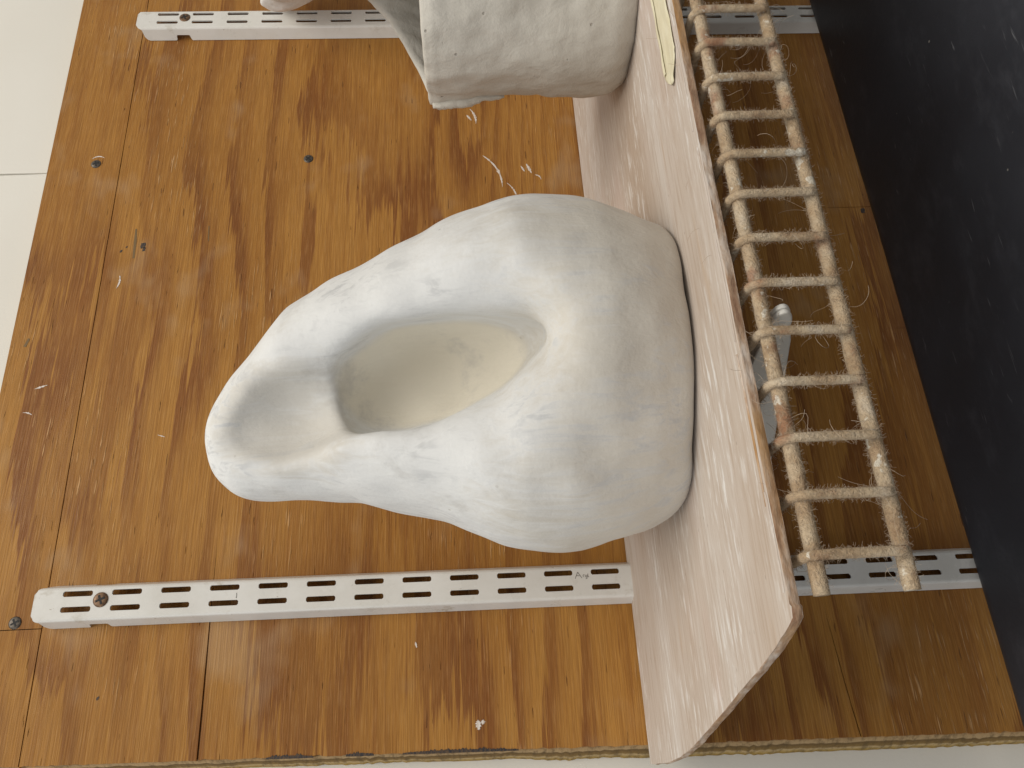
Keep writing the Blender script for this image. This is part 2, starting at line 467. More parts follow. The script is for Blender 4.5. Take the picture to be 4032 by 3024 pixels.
# ------------------------------------------------------------------ plywood board
def XLf(z): return -98.0 + 0.0155 * z
XL = -103.0
board = root('plywood_board', 'amber varnished plywood board with streaky grain fixed flat on the white wall', 'board', (200, 0, -640))
def jag(zs, amp, seed):
    return [XLf(z) + amp * (noise.noise(Vector((z * 0.35, seed, 0))) + 0.6 * noise.noise(Vector((z * 1.3, seed, 3)))) for z in zs]
def Hseam(x): return 26.0 + 0.0165 * x
def top_edge(x): return 86.0 + 0.0185 * x
def sheet(name, loop, back=3.0):
    v, f = prism(loop, 0.0, back, lambda a, b, c: (a, c, b))
    o = obj(name, v, f, m_ply, board)
    bm = bmesh.new(); bm.from_mesh(o.data)
    bmesh.ops.triangulate(bm, faces=[q for q in bm.faces if len(q.verts) > 4])
    bmesh.ops.recalc_face_normals(bm, faces=bm.faces)
    bm.to_mesh(o.data); bm.free()
    return o
XR = 900.0
xs = np.linspace(-14.6, XR, 40)
def wob(x, s): return 0.18 * noise.noise(Vector((x * 0.06, s, 0)))
sheet('veneer_strip', [(x, Hseam(x) + 0.35 + wob(x, 1)) for x in xs] + [(XR, top_edge(XR)), (-14.6, top_edge(-14.6))])
zs = np.linspace(Hseam(XL) + 0.4, top_edge(XL), 12)
sheet('veneer_strip', [(-15.2, top_edge(-15)), *[(x, z) for z, x in zip(zs[::-1], jag(zs[::-1], 0.5, 2))], (-15.2, Hseam(-15) + 0.4)])
# main sheet with splits
loop = []
zs = np.linspace(-640, -511.6, 40); loop += [(x, z) for z, x in zip(zs, jag(zs, 1.1, 2))]
loop += [(-90, -509.6), (-72, -507.8), (-45, -505.6), (-20, -503.6), (-45, -505.1), (-72, -507.2), (-90, -508.9)]
zs = np.linspace(-510.6, -86.2, 120); loop += [(x, z) for z, x in zip(zs, jag(zs, 1.1, 2))]
loop += [(-60, -85.7 + .0), (-15, -84.9), (10, -84.4), (38, -83.9), (10, -83.9), (-15, -84.1), (-60, -84.6)]
zs = np.linspace(-84.9, Hseam(XL) - 0.4, 40); loop += [(x, z) for z, x in zip(zs, jag(zs, 0.8, 2))]
loop += [(x, Hseam(x) - 0.35 + wob(x, 1)) for x in np.linspace(XL + 4, XR, 44)]
loop += [(XR, -640)]
for x0, ztop in ((309, -560), (190.5, -596)):
    loop += [(x0 + 0.35, -640), (x0 + 0.25, ztop - 30), (x0, ztop), (x0 - 0.25, ztop - 30), (x0 - 0.35, -640)]
sheet('veneer_sheet', loop)
v, f = prism([(XLf(-642) + 1.2, -642), (XR, -642), (XR, top_edge(XR) - 0.4), (XLf(80) + 1.2, top_edge(XL) - 0.4)], 3.05, 17.9, lambda a, b, c: (a, c, b))
fix_normals(obj('core', v, f, m_edge, board))
# bevelled, splintered left edge showing the plies
zs = np.linspace(-640, 84, 260); V = []
for z in zs:
    xl = XLf(z); j = xl + 0.8 * noise.noise(Vector((z * 0.35, 2, 0)))
    wd = 6.0 + 2.4 * (1 if z < -370 else max(0.0, 1 - (z + 370) / 120)) + 1.2 * noise.noise(Vector((z * 0.03, 5, 0)))
    wd = max(3.0, wd)
    prof = [(xl + 1.5, 3.4), (j + 0.3, 1.4), (j - 0.1 * wd, 3.0), (j - 0.45 * wd, 7.0), (j - 0.8 * wd, 12.0), (j - wd, 17.6), (xl + 1.5, 17.6)]
    for i, (x, y) in enumerate(prof):
        n_ = noise.noise(Vector((z * 0.12, y * 0.5, 9))) * 0.5 if 1 <= i <= 5 else 0
        V.append((x + n_, y, z))
fix_normals(obj('splintered_edge', V, grid_faces(len(zs), 7), m_edge, board, True))

def screw_mesh(parent, loc, r, m, ang):
    bm = bmesh.new(); seg = 20
    rings = [(r, 0.6), (r * 0.97, -0.15), (r * 0.8, -0.55), (r * 0.45, -0.75), (0.01, -0.8)]
    V = []; 
    for rr, y in rings:
        for k in range(seg):
            a = 2 * math.pi * k / seg
            V.append((loc[0] + rr * math.cos(a), loc[1] + y, loc[2] + rr * math.sin(a)))
    F = []
    for i in range(len(rings) - 1):
        for k in range(seg):
            F.append((i * seg + k, i * seg + (k + 1) % seg, (i + 1) * seg + (k + 1) % seg, (i + 1) * seg + k))
    bm.free()
    s = fix_normals(obj('screw', V, F, m, parent, True))
    L = r * 0.62; t = r * 0.14; C = [(t, L), (-t, L), (-t, t), (-L, t), (-L, -t), (-t, -t), (-t, -L), (t, -L), (t, -t), (L, -t), (L, t), (t, t)]
    ca, sa = math.cos(ang), math.sin(ang)
    v, f = prism([(loc[0] + a * ca - b * sa, loc[2] + a * sa + b * ca) for a, b in C], loc[1] - 0.86, loc[1] - 0.4, lambda a, b, c: (a, c, b))
    o = obj('cross_recess', v, f, m_rec, s)
    return s
for (x, z), a in zip(((370.5, 53), (372, -128), (-10.4, 44.0)), (0.3, 0.9, 0.5)):
    screw_mesh(board, (x, -0.1, z), 4.3, m_screw, a)
# dried paint smears and flakes on the board
def smear(pts, wid, seed):
    pts = [Vector((x, -0.12, z)) for x, z in pts]; n = len(pts); L = []; Rr = []
    for i, p in enumerate(pts):
        t = (pts[min(i + 1, n - 1)] - pts[max(i - 1, 0)]).normalized(); s = Vector((-t.z, 0, t.x))
        h = 2.0 * wid * (0.12 + math.sin(math.pi * (i + 0.5) / n)) * (0.25 + 1.1 * abs(noise.noise(Vector((i * 0.83, seed, 0)))))
        L.append(p + s * h); Rr.append(p - s * h)
    V = [tuple(q) for q in L] + [tuple(q) for q in Rr]
    F = [(i, i + 1, n + i + 1, n + i) for i in range(n - 1)]
    o = obj('paint_smear', V, F, m_paint, board)
    sd = o.modifiers.new('thick', 'SOLIDIFY'); sd.thickness = 0.00025; sd.offset = 0
def arc(p0, p1, bend, n=26):
    p0, p1 = Vector(p0), Vector(p1); d = p1 - p0; nn = Vector((-d.y, d.x))
    return [tuple(p0 + d * t + nn * bend * 4 * t * (1 - t)) for t in np.linspace(0, 1, n)]
PX = [((372, -280), (338, -296), 0.12, 0.9), ((342, -300), (325, -308), 0.1, 0.5), ((362, -318), (352, -322), 0, 1.0), ((360, -313), (354, -316), 0, 0.8),
      ((425, -270), (408, -275), 0.1, 0.8), ((418, -267), (412, -271), 0, 0.8), ((-90, -263), (-84, -262.5), 0, 1.5), ((-87, -265.5), (-84, -266), 0, 1.1),
      ((-34, -222), (-38, -223), 0, 0.5), ((295, -240), (293, -244), 0, 0.7), ((258, 16), (246, 17), 0.1, 0.7), ((160, 64), (163, 55), 0, 0.5),
      ((350, -325), (345, -330), 0.2, 0.5), ((120, -32), (118, -38), 0, 0.35), ((141, 69), (139, 62), 0.1, 0.4), ((376, 57), (377, 47), 0.2, 0.4)]
for i, (a, b, bd, wd) in enumerate(PX): smear(arc(a, b, bd), wd, i * 3.3)

# ------------------------------------------------------------------ slotted standards
def standard(label, xc, ztop):
    r_ = root('shelf_standard', label, 'shelf standard', (xc, 0, ztop - 660), 'slotted shelf standards')
    zb = ztop - 660; face = -12.0; cx = -1.4
    bm = bmesh.new()
    # cross-section of the splayed channel, from the middle of the face out to the board
    half = [(8.8, face)]
    cxr, R = 8.8, 2.6
    for t in np.linspace(0.14, 1.25, 9): half.append((cxr + R * math.sin(t), face + R - R * math.cos(t)))
    foot = (14.0, -0.5)
    fx = 8.8
    loops = [[(cx - fx, zb), (cx + fx, zb), (cx + fx, ztop - 1.5), (cx + fx - 2, ztop), (cx - fx + 2, ztop), (cx - fx, ztop - 1.5)]]
    z0 = ztop - 28.0
    i = 0
    while z0 - 32 * i - 12 > zb:
        zc = z0 - 32 * i; hl, ht = 9.7, 1.8
        for xcn in (-5.05, 5.05):
            c = 0.9
            loops.append([(xcn - ht, zc - hl + c), (xcn - ht + c, zc - hl), (xcn + ht - c, zc - hl), (xcn + ht, zc - hl + c),
                          (xcn + ht, zc + hl - c), (xcn + ht - c, zc + hl), (xcn - ht + c, zc + hl), (xcn - ht, zc + hl - c)])
        i += 1
    fb = fill(loops, lambda a, b: (xc + a, face, b))
    def take(src, good):
        mp = {v_: bm.verts.new(v_.co) for v_ in src.verts}
        for q in src.faces:
            vs_ = [mp[x] for x in q.verts]
            bm.faces.new(vs_ if good(q.normal) else vs_[::-1])
        src.free()
    take(fb, lambda n_: n_.y < 0)
    for s in (-1, 1):
        zt_ = [ztop - 1.5 - 0.045 * k * k for k in range(len(half))]
        for k in range(len(half) - 1):
            q = [bm.verts.new((xc + cx + s * half[k][0], half[k][1], zb)), bm.verts.new((xc + cx + s * half[k + 1][0], half[k + 1][1], zb)),
                 bm.verts.new((xc + cx + s * half[k + 1][0], half[k + 1][1], zt_[k + 1])), bm.verts.new((xc + cx + s * half[k][0], half[k][1], zt_[k]))]
            bm.faces.new(q if s > 0 else q[::-1])
        p0 = half[-1]; zn = ztop - 41.5; top = zt_[-1]
        # t runs from the fold (0) to the board (1)
        side = [(0, zb), (1, zb), (1, zn - 7.4), (.9, zn - 6.6), (.55, zn - 5.8), (.5, zn - 4.8), (.5, zn + 5.2), (.55, zn + 6.2), (.9, zn + 6.6), (1, zn + 7.4),
                (1, top - 5), (.9, top - 2.6), (.65, top - .8), (0, top)]
        sb = fill([side], lambda t, b: (xc + cx + s * (p0[0] + (foot[0] - p0[0]) * t), p0[1] + (foot[1] - p0[1]) * t, b))
        take(sb, lambda n_, s=s: n_.x * s > 0)
    bmesh.ops.remove_doubles(bm, verts=bm.verts, dist=0.01)
    o = bm_obj('channel', bm, m_metal, r_)
    sd = o.modifiers.new('gauge', 'SOLIDIFY'); sd.thickness = 0.0013; sd.offset = -1
    screw_mesh(r_, (xc + 0.5, face - 0.3, ztop - 43.5), 5.0, m_bscrew, 0.4)
    return r_
std0 = standard('white slotted steel standard left of the white sculpture, dark screw near its top', 0.0, 28.0)
standard('white slotted steel standard running behind the grey clay pot', 528.4, 35.9)

def stroke(parent, pts, y, wd, m, name='pencil_mark'):
    pts = [Vector((x, y, z)) for x, z in pts]; V = []
    for i, p in enumerate(pts):
        t = (pts[min(i + 1, len(pts) - 1)] - pts[max(i - 1, 0)]).normalized(); q = Vector((-t.z, 0, t.x)) * wd * random.uniform(.35, .6)
        V += [tuple(p + q), tuple(p - q)]
    o = obj(name, V, [(2 * i, 2 * i + 1, 2 * i + 3, 2 * i + 2) for i in range(len(pts) - 1)], m, parent)
    sd = o.modifiers.new('thick', 'SOLIDIFY'); sd.thickness = 0.00008; sd.offset = 0
kp = NT('pencil_graphite'); m_pencil = kp.done((0.20, 0.185, 0.165), 0.6)
kd = NT('dark_stain'); m_stain = kd.done(kd.ramp(kd.noise(kd.co((300, 300, 900)), 1, 3), [(0.4, (0.02, 0.02, 0.025)), (0.65, (0.10, 0.06, 0.03))]), 0.7)
kg = NT('grey_tick'); m_tick = kg.done((0.17, 0.105, 0.04), 0.7)
# the pencilled letters on the left standard read along it, as the photograph lies
def letters(strokes, x0, z0, k):
    for S_ in strokes: stroke(std0, [(x0 + v_ * k, z0 - u * k) for u, v_ in S_], -12.06, 0.5, m_pencil)
letters([[(0, 0), (.5, 1.1)], [(.5, 1.1), (1.2, .05)], [(.25, .5), (.8, .45)]], 1.0, -331.3, 3.9)
letters([[(0, 0), (0, .5), (.3, .55)], [(.5, .5), (.45, 0), (.75, .05), (.85, .5), (.8, -.35), (.5, -.4)], [(1.1, .75), (1.05, 0), (1.3, .1)]], 1.8, -336.9, 3.0)
stroke(std0, [(1.2, -104.2), (-0.5, -104.4), (-2.2, -104.2)], -12.06, 0.5, m_pencil)
# ticks, a pin knot and black splintered paint on the board
stroke(board, [(302.5, 9.4), (290, 8.4), (274, 7.6)], -0.1, 1.9, m_tick, 'pencil_mark')
stroke(board, [(304, -49.8), (289, -51)], -0.1, 1.0, m_tick, 'pencil_mark')
stroke(board, [(203, 76.5), (196, 78.5)], -0.1, 2.0, m_tick, 'pencil_mark')
for (x, z, r) in ((286, 1.5, 2.6), (282.5, 0.2, 1.8), (285, 14.5, .8), (281, 18.5, 1.1), (-60, -18, 1.0), (305, -607, 2.4), (352, -352, 0.0)):
    if r: stroke(board, [(x - r, z), (x - r * .3, z + .3), (x + r * .4, z - .2), (x + r, z + .1)], -0.11, r * 1.5, m_stain, 'knot')
for z0, z1 in ((-128, -158), (-178, -196), (-214, -288)):
    zs = np.arange(z1, z0, 0.55); V = []
    for z in zs:
        e = XLf(z); env = math.sin(math.pi * (z - z1) / (z0 - z1)) ** .5
        h = env * (0.8 + 2.2 * abs(noise.noise(Vector((z * .45, 2, 1)))) + 1.6 * max(0, noise.noise(Vector((z * 1.9, 5, 1)))))
        V += [(e - 0.8, -0.12, z), (e + h, -0.12, z)]
    o = obj('black_paint_remnant', V, [(2 * i, 2 * i + 1, 2 * i + 3, 2 * i + 2) for i in range(len(zs) - 1)], m_stain, board)
    sd = o.modifiers.new('thick', 'SOLIDIFY'); sd.thickness = 0.0002; sd.offset = 0

# ------------------------------------------------------------------ wire shelf
WP = 21.28; WX0 = -38.6; NW = 31
wire_shelf = root('wire_shelf', 'dusty rust-flecked wire shelf matted with lint, laid under the pale plank', 'wire shelf', (150, -283, -415))
XE = WX0 + WP * (NW - 1) + 13
def rail(y, z, x0, x1, r):
    xs = np.arange(x0, x1, 3.0)
    v, f = tube([(x, y + 0.35 * noise.noise(Vector((x * .03, y, 0))), zt(z, x)) for x in xs], r, 14, True, 0.22, y)
    return obj('rail', v, f, m_wire, wire_shelf, True)
RY, RZ1, RZ2 = -282.0, -382.3, -413.8
rails = [rail(RY, RZ1, -51.5, XE, 2.9), rail(RY, RZ2, -51.0, XE, 2.9), rail(-150, -382.3, -51, XE, 3.0), rail(-18, -382.3, -51, XE, 3.0)]
fib_src = []
for i in range(NW):
    x = WX0 + WP * i + random.uniform(-.5, .5)
    yf = RY - 4.4; zd = -377.9 - 0.6
    path = [(x, y, zt(zd, x)) for y in np.linspace(-16, RY + 4, 36)]
    for t in np.linspace(0.2, math.pi / 2, 6):
        path.append((x, RY + 1.0 - 5.4 * math.sin(t), zt(zd - 5.4 + 5.4 * math.cos(t), x)))
    lean = random.uniform(-.6, .6)
    for z in np.linspace(zd - 8, RZ2 + 0.6, 12):
        path.append((x + lean * (zd - z) / 30, yf, zt(z, x)))
    v, f = tube(path, 1.8, 12, True, 0.16, i * 1.7)
    obj('wire', v, f, m_wire, wire_shelf, True)
    if i < 16: fib_src.append(path)
# matted lint: short bent fibres on every rail and wire, and some long curls
def fibre(p, d, L, r, curl):
    P = [p]; d = d.normalized(); ax = Vector((random.gauss(0, 1), random.gauss(0, 1), random.gauss(0, 1))).normalized()
    n = 4 if L < 5 else 9
    for i in range(n):
        d = (Matrix.Rotation(curl / n * random.uniform(.5, 1.5), 3, ax) @ d)
        P.append(P[-1] + d * L / n)
    V = []; F = []
    a = d.orthogonal().normalized() * r; b = d.cross(a).normalized() * r
    for q in P: V += [tuple(q + a), tuple(q - a * .5 + b * .87), tuple(q - a * .5 - b * .87)]
    for i in range(len(P) - 1):
        for k in range(3): F.append((3 * i + k, 3 * i + (k + 1) % 3, 3 * i + 3 + (k + 1) % 3, 3 * i + 3 + k))
    return V, F
FV = []
def along(path, rr, dens, x_max=260):
    P = [Vector(q) for q in path]
    for i in range(len(P) - 1):
        seg = P[i + 1] - P[i]; L = seg.length
        if P[i].x > x_max: continue
        c = dens * L
        for _ in range(int(c) + (random.random() < c % 1)):
            t = random.random(); p = P[i] + seg * t
            u = seg.orthogonal().normalized(); u = Matrix.Rotation(random.uniform(0, 6.283), 3, seg.normalized()) @ u
            d = (u * random.uniform(.3, 1) + seg.normalized() * random.uniform(-1.3, 1.3))
            long_ = random.random() < 0.007
            FV.append(fibre(p + u * rr, d, random.uniform(9, 22) if long_ else random.uniform(0.7, 2.3), 0.07 if long_ else 0.045,
                            random.uniform(2, 6) if long_ else random.uniform(0.3, 1.8)))
for rz in (RZ1, RZ2):
    along([(x, RY, zt(rz, x)) for x in np.arange(-50, 262, 4.0)], 2.8, 15.0)
for pth in fib_src: along(pth[32:], 1.75, 13.0)
v, f = merge(FV)
o = obj('lint', v, f, m_lint, wire_shelf); o['kind'] = 'stuff'

# ------------------------------------------------------------------ bracket (knocked askew on its standard)
br = root('shelf_bracket', 'white folded steel bracket with chipped rounded nose poking out behind the wire shelf', 'bracket', (0, -12, -385))
A = Vector((0, -11, 0)); Bv = Vector((58.5, -283, 0)); ax = (Bv - A); LEN = ax.length; ax.normalize(); sx = Vector((-ax.y, ax.x, 0))
def bp(s, z, wv): q = A + ax * s + sx * wv; return (q.x, q.y, z)
prof = [(0, -386.0), (LEN - 12, -386.0)]
for t in np.linspace(math.pi / 2 - .2, -math.pi / 2, 9): prof.append((LEN - 9 + 9 * math.cos(t), -390.6 + 4.6 * math.sin(t)))
prof += [(LEN - 18, -398.2), (LEN * 0.6, -418), (0, -452)]
for w0, w1 in ((-2.6, -0.12), (0.12, 2.6)):
    v, f = prism(prof, w0, w1, lambda a, b, c: bp(a, b, c))
    o = fix_normals(obj('side_plate', v, f, m_metal, br))
    bv = o.modifiers.new('soft', 'BEVEL'); bv.width = 0.0008; bv.segments = 3
    o.data.shade_smooth()
v, f = prism([(a_ - 1.5 if a_ > 5 else a_, b_ + (1.2 if b_ < -392 else -1.2)) for a_, b_ in prof], -0.6, 0.6, lambda a, b, c: bp(a, b, c))
fix_normals(obj('inner_fold', v, f, m_screw, br))

# ------------------------------------------------------------------ plank
plank = root('shelf_plank', 'pale whitewashed wooden plank with slanted end and rough front edge', 'shelf', (150, -140, -375))
front = lambda x: -283.5 + 1.2 * noise.noise(Vector((x * .02, 4, 0))) + 0.5 * noise.noise(Vector((x * .3, 4, 0)))
ends = [(-55.0, -285.0), (-58.5, -284.0), (-62.5, -274), (-67.5, -258), (-72.5, -240), (-79.5, -211), (-87, -182), (-95, -149), (-102, -119), (-107.5, -90), (-111.5, -58), (-114.5, -12), (-115, -1.0)]
ex = []
for (a, b), (c, d) in zip(ends[:-1], ends[1:]):
    for t in np.linspace(0, 1, 5)[:-1]:
        x, y = a + (c - a) * t, b + (d - b) * t
        ex.append((x + 0.7 * noise.noise(Vector((y * .12, 1, 0))), y))
ex.append(ends[-1])
outline = ex + [(800.0, -1.0)] + [(x, front(x)) for x in np.linspace(800, -54, 240)]
TH = 3.6
def ptop(x, y): return zt(-370.0, x)
bm = fill([outline], lambda a, b: (a, b, ptop(a, b)))
for q in bm.faces:
    if q.normal.z < 0: q.normal_flip()
bm_obj('top_face', bm, m_plank, plank)
n = len(outline); V = []
cen = Vector((150, -140))
nrm = []
for i in range(n):
    p0 = Vector(outline[i - 1]); p1 = Vector(outline[(i + 1) % n]); t = (p1 - p0).normalized(); nrm.append(Vector((t.y, -t.x)))
sgn = 1 if nrm[5].x < 0 else -1
lev = [0.0, 0.3, 1.0, 1.9, 2.9, TH]
for i, (x, y) in enumerate(outline):
    for j, d in enumerate(lev):
        bul = (0, .12, .18, .1, .25, .0)[j] + (0.55 * noise.noise(Vector((x * .5, y * .5, d * 1.3))) + 0.4 * noise.noise(Vector((x * .13, y * .13, d * 2))) if 0 < j else 0)
        q = Vector((x, y)) + nrm[i] * sgn * bul
        V.append((q.x, q.y, zt(-370.0 - d, x)))
F = grid_faces(n, 6, True)
fix_normals(obj('rough_edge', V, F, m_pedge, plank, True))
bm = fill([outline], lambda a, b: (a, b, zt(-370.0 - TH, a)))
bm_obj('underside', bm, m_plank, plank)
# a raised pale splinter of top veneer along the front
def splinter(x0, x1, y, wd, seed):
    xs = np.linspace(x0, x1, 24); V = []
    for i, x in enumerate(xs):
        h = wd * math.sin(math.pi * (i + .4) / 24) ** .6 * (0.7 + 0.6 * noise.noise(Vector((x * .2, seed, 0))))
        V += [(x, y - h * .5, zt(-369.9, x)), (x, y, zt(-369.3, x)), (x, y + h * .5, zt(-369.9, x))]
    obj('splinter', V, grid_faces(24, 3), m_pedge if seed > 5 else m_plank, plank, True)
splinter(150, 205, -279.5, 2.6, 1); splinter(96, 140, -281.0, 1.8, 2); splinter(-20, 40, -280.5, 2.2, 7); splinter(-50, -15, -281.5, 2.2, 3); splinter(45, 92, -281.5, 1.6, 4)

# ------------------------------------------------------------------ masking tape strip
ts = root('masking_tape', 'crumpled cream masking tape strip stuck along front edge of the plank', 'tape', (300, -266, -367))
xs = np.linspace(192, 420, 130); V = []
for x in xs:
    e = max(0, 1 - (x - 192) / 10)
    for j, t in enumerate(np.linspace(0, 1, 12)):
        y0 = -277.5 + 5.5 * e; y1 = -257.0 - 7 * e + 0.9 * noise.noise(Vector((x * .12, 1, 0)))
        y = y0 + (y1 - y0) * t
        z = 0.25 + 0.9 * abs(noise.noise(Vector((x * .05, y * .22, 3)))) + 0.5 * noise.noise(Vector((x * .25, y * .3, 7))) ** 2
        if t > 0.9: z += 1.3 * max(0, noise.noise(Vector((x * .10, 9, 2))))
        if x < 206: z += 1.8 * (abs(noise.noise(Vector((x * .28, y * .20, 11)))) + .1) * (206 - x) / 14
        xx = x + (3.5 * (abs(t - .55) * 2) ** 1.5 - 2.5) * e
        V.append((xx, y, zt(-370.0, x) + z))
o = obj('strip', V, grid_faces(130, 12), m_tape, ts)
o.data.shade_smooth()
sd = o.modifiers.new('thick', 'SOLIDIFY'); sd.thickness = 0.0002; sd.offset = 1
V = []
for i, x in enumerate(np.linspace(203, 420, 60)):
    for t in (0, .5, 1):
        V.append((x, -260.5 + 2.6 * t + 0.8 * noise.noise(Vector((x * .07, 1, 5))), zt(-370.0, x) + 1.2 + 0.5 * math.sin(t * math.pi) + 0.6 * noise.noise(Vector((x * .06, t, 2)))))
o = obj('folded_ridge', V, grid_faces(60, 3), m_tape, ts, True)

# ------------------------------------------------------------------ black tabletop below
BY0, BZ = -900.0, -605.0
NX, NY = 90, 60; V = []
xs = np.linspace(-700, 1100, NX); ys = np.concatenate([np.linspace(-900, -60, 40), np.linspace(-58, -16, 20)])
for x in xs:
    for y in ys:
        z = zt(BZ, x) * 1.0 + 0.9 * noise.noise(Vector((x * .006, y * .01, 0)))
        e = max(0.0, (y + 27) / 11.0)
        z -= 3.2 * e ** 2.2                                  # rolled back edge
        V.append((x, y, z))
o = obj('tabletop', V, grid_faces(NX, len(ys)), m_black, None, True, (200, -450, -615))
sd = o.modifiers.new('thick', 'SOLIDIFY'); sd.thickness = 0.022; sd.offset = -1
struct(o)

# ------------------------------------------------------------------ clay sculpture (signed distance field -> surface nets)
def surface_nets(Fv, org, h):
    s = Fv < 0
    nx, ny, nz = Fv.shape
    c = [s[i:nx - 1 + i, j:ny - 1 + j, k:nz - 1 + k] for i in (0, 1) for j in (0, 1) for k in (0, 1)]
    cnt = sum(q.astype(np.int8) for q in c)
    ix = np.argwhere((cnt > 0) & (cnt < 8))
    acc = np.zeros((len(ix), 3)); num = np.zeros(len(ix))
    corners = np.array([(i, j, k) for i in (0, 1) for j in (0, 1) for k in (0, 1)])
    for a in range(8):
        for b in range(a + 1, 8):
            if np.abs(corners[a] - corners[b]).sum() != 1: continue
            ia = ix + corners[a]; ib = ix + corners[b]
            fa = Fv[ia[:, 0], ia[:, 1], ia[:, 2]]; fb = Fv[ib[:, 0], ib[:, 1], ib[:, 2]]
            m = (fa < 0) != (fb < 0)
            t = np.where(m, fa / (fa - fb + 1e-12), 0)
            p = corners[a] + (corners[b] - corners[a]) * t[:, None]
            acc += p * m[:, None]; num += m
    V = (ix + acc / num[:, None]) * h + org
    idx = -np.ones((nx - 1, ny - 1, nz - 1), np.int64); idx[ix[:, 0], ix[:, 1], ix[:, 2]] = np.arange(len(ix))
    Q = []
    for d in range(3):
        e1, e2 = [(1, 2), (2, 0), (0, 1)][d]
        sl0 = [slice(None)] * 3; sl1 = [slice(None)] * 3
        sl0[d] = slice(0, -1); sl1[d] = slice(1, None)
        A_, B_ = s[tuple(sl0)], s[tuple(sl1)]
        g = np.argwhere(A_ != B_)
        ok = (g[:, e1] > 0) & (g[:, e2] > 0) & (g[:, e1] < Fv.shape[e1] - 1) & (g[:, e2] < Fv.shape[e2] - 1)
        g = g[ok]
        def cell(o1, o2):
            q = g.copy(); q[:, e1] -= o1; q[:, e2] -= o2
            return idx[q[:, 0], q[:, 1], q[:, 2]]
        quad = np.stack([cell(1, 1), cell(0, 1), cell(0, 0), cell(1, 0)], 1)
        flip = ~A_[g[:, 0], g[:, 1], g[:, 2]]
        quad[flip] = quad[flip][:, ::-1]
        Q.append(quad)
    return V, np.concatenate(Q)

def smax(a, b, k):
    h = np.clip(0.5 + 0.5 * (a - b) / k, 0, 1)
    return b + (a - b) * h + k * h * (1 - h)
def smin(a, b, k): return -smax(-a, -b, k)

OUT = [(-376, 66.0, 221.0), (-370, 64.5, 223.5), (-360, 60.8, 227.4), (-350, 57.4, 231.0), (-340, 53.9, 234.6), (-330, 51.0, 237.6), (-320, 49.0, 239.8), (-310, 48.6, 240.7), (-300, 49.3, 240.8), (-290, 51.0, 240.0),
       (-280, 53.6, 238.2), (-270, 57.2, 235.3), (-260, 61.3, 231.3), (-250, 65.3, 226.6), (-240, 68.6, 221.4), (-230, 71.4, 216.4), (-220, 73.8, 211.6), (-210, 75.9, 206.9), (-200, 77.6, 202.3), (-190, 78.8, 197.8),
       (-180, 79.6, 192.6), (-170, 80.1, 185.3), (-160, 80.4, 174.2), (-150, 81.2, 161.0), (-145, 82.0, 155.2), (-140, 83.9, 149.8), (-135, 86.7, 143.8), (-130, 90.8, 137.0), (-126, 96.3, 130.2), (-123, 103.5, 122.5), (-121.3, 110, 114.5)]
DEP = [(-376, -184, -48), (-370, -187, -46), (-350, -197, -40), (-330, -203, -35), (-310, -206, -32), (-290, -205, -32), (-270, -199, -35), (-250, -190, -41), (-230, -180, -48), (-210, -170, -54), (-190, -160, -60),
       (-170, -151, -67), (-150, -142, -76), (-140, -137, -82), (-130, -130, -91), (-123, -120, -102), (-121, -116, -107)]

def sculpture_sdf(a, b, z):
    CA = 140.0; D = 418.0
    OZ = np.array(OUT); DZ = np.array(DEP)
    zz = z[0, 0, :]
    aL = np.interp(zz, OZ[:, 0], OZ[:, 1]); aR = np.interp(zz, OZ[:, 0], OZ[:, 2])
    bF = np.interp(zz, DZ[:, 0], DZ[:, 1]); bB = np.interp(zz, DZ[:, 0], DZ[:, 2])
    ker = np.exp(-np.linspace(-2, 2, 7) ** 2); ker /= ker.sum()
    sm = lambda q: np.convolve(np.pad(q, 3, 'edge'), ker, 'valid')
    aL, aR, bF, bB = sm(aL), sm(aR), sm(bF), sm(bB)
    aL = CA + (aL - CA) / np.sqrt(1 + ((aL - CA) / D) ** 2 * 0.8); aR = CA + (aR - CA) / np.sqrt(1 + ((aR - CA) / D) ** 2 * 0.8)
    ca = (aL + aR) / 2; ra = np.maximum((aR - aL) / 2, 1.0); cb = (bF + bB) / 2; rb = np.maximum((bB - bF) / 2, 1.0)
    n = 2.15
    u = np.abs(a - ca) / ra; v_ = np.abs(b - cb) / rb
    q = (u ** n + v_ ** n) ** (1 / n)
    body = (q - 1) * np.minimum(ra, rb) * 0.9
    body = smax(body, (z + 121.0), 10.0)
    body = smax(body, (-369.8 - z), 6.0)
    return body

def ell(a, b, z, c, r, roll=0.0, yaw=0.0, taper=0.0):
    """oriented ellipsoid: roll turns in the a-z plane, yaw in the b-z plane"""
    x, y, w_ = a - c[0], b - c[1], z - c[2]
    cr, sr = math.cos(roll), math.sin(roll)
    x, w_ = x * cr - w_ * sr, x * sr + w_ * cr
    cy, sy = math.cos(yaw), math.sin(yaw)
    y, w_ = y * cy - w_ * sy, y * sy + w_ * cy
    x = x / (1 + taper * np.clip(w_ / r[2], -1.2, 1.2))
    q = np.sqrt((x / r[0]) ** 2 + (y / r[1]) ** 2 + (w_ / r[2]) ** 2)
    return (q - 1) * min(r) * np.clip(q, 0.5, 1.5) ** 0

H = 1.5
ga = np.arange(38, 254, H); gb = np.arange(-222, -20, H); gz = np.arange(-374, -112, H)
a, b, z = np.meshgrid(ga, gb, gz, indexing='ij', sparse=True)
body = sculpture_sdf(a, b, z)
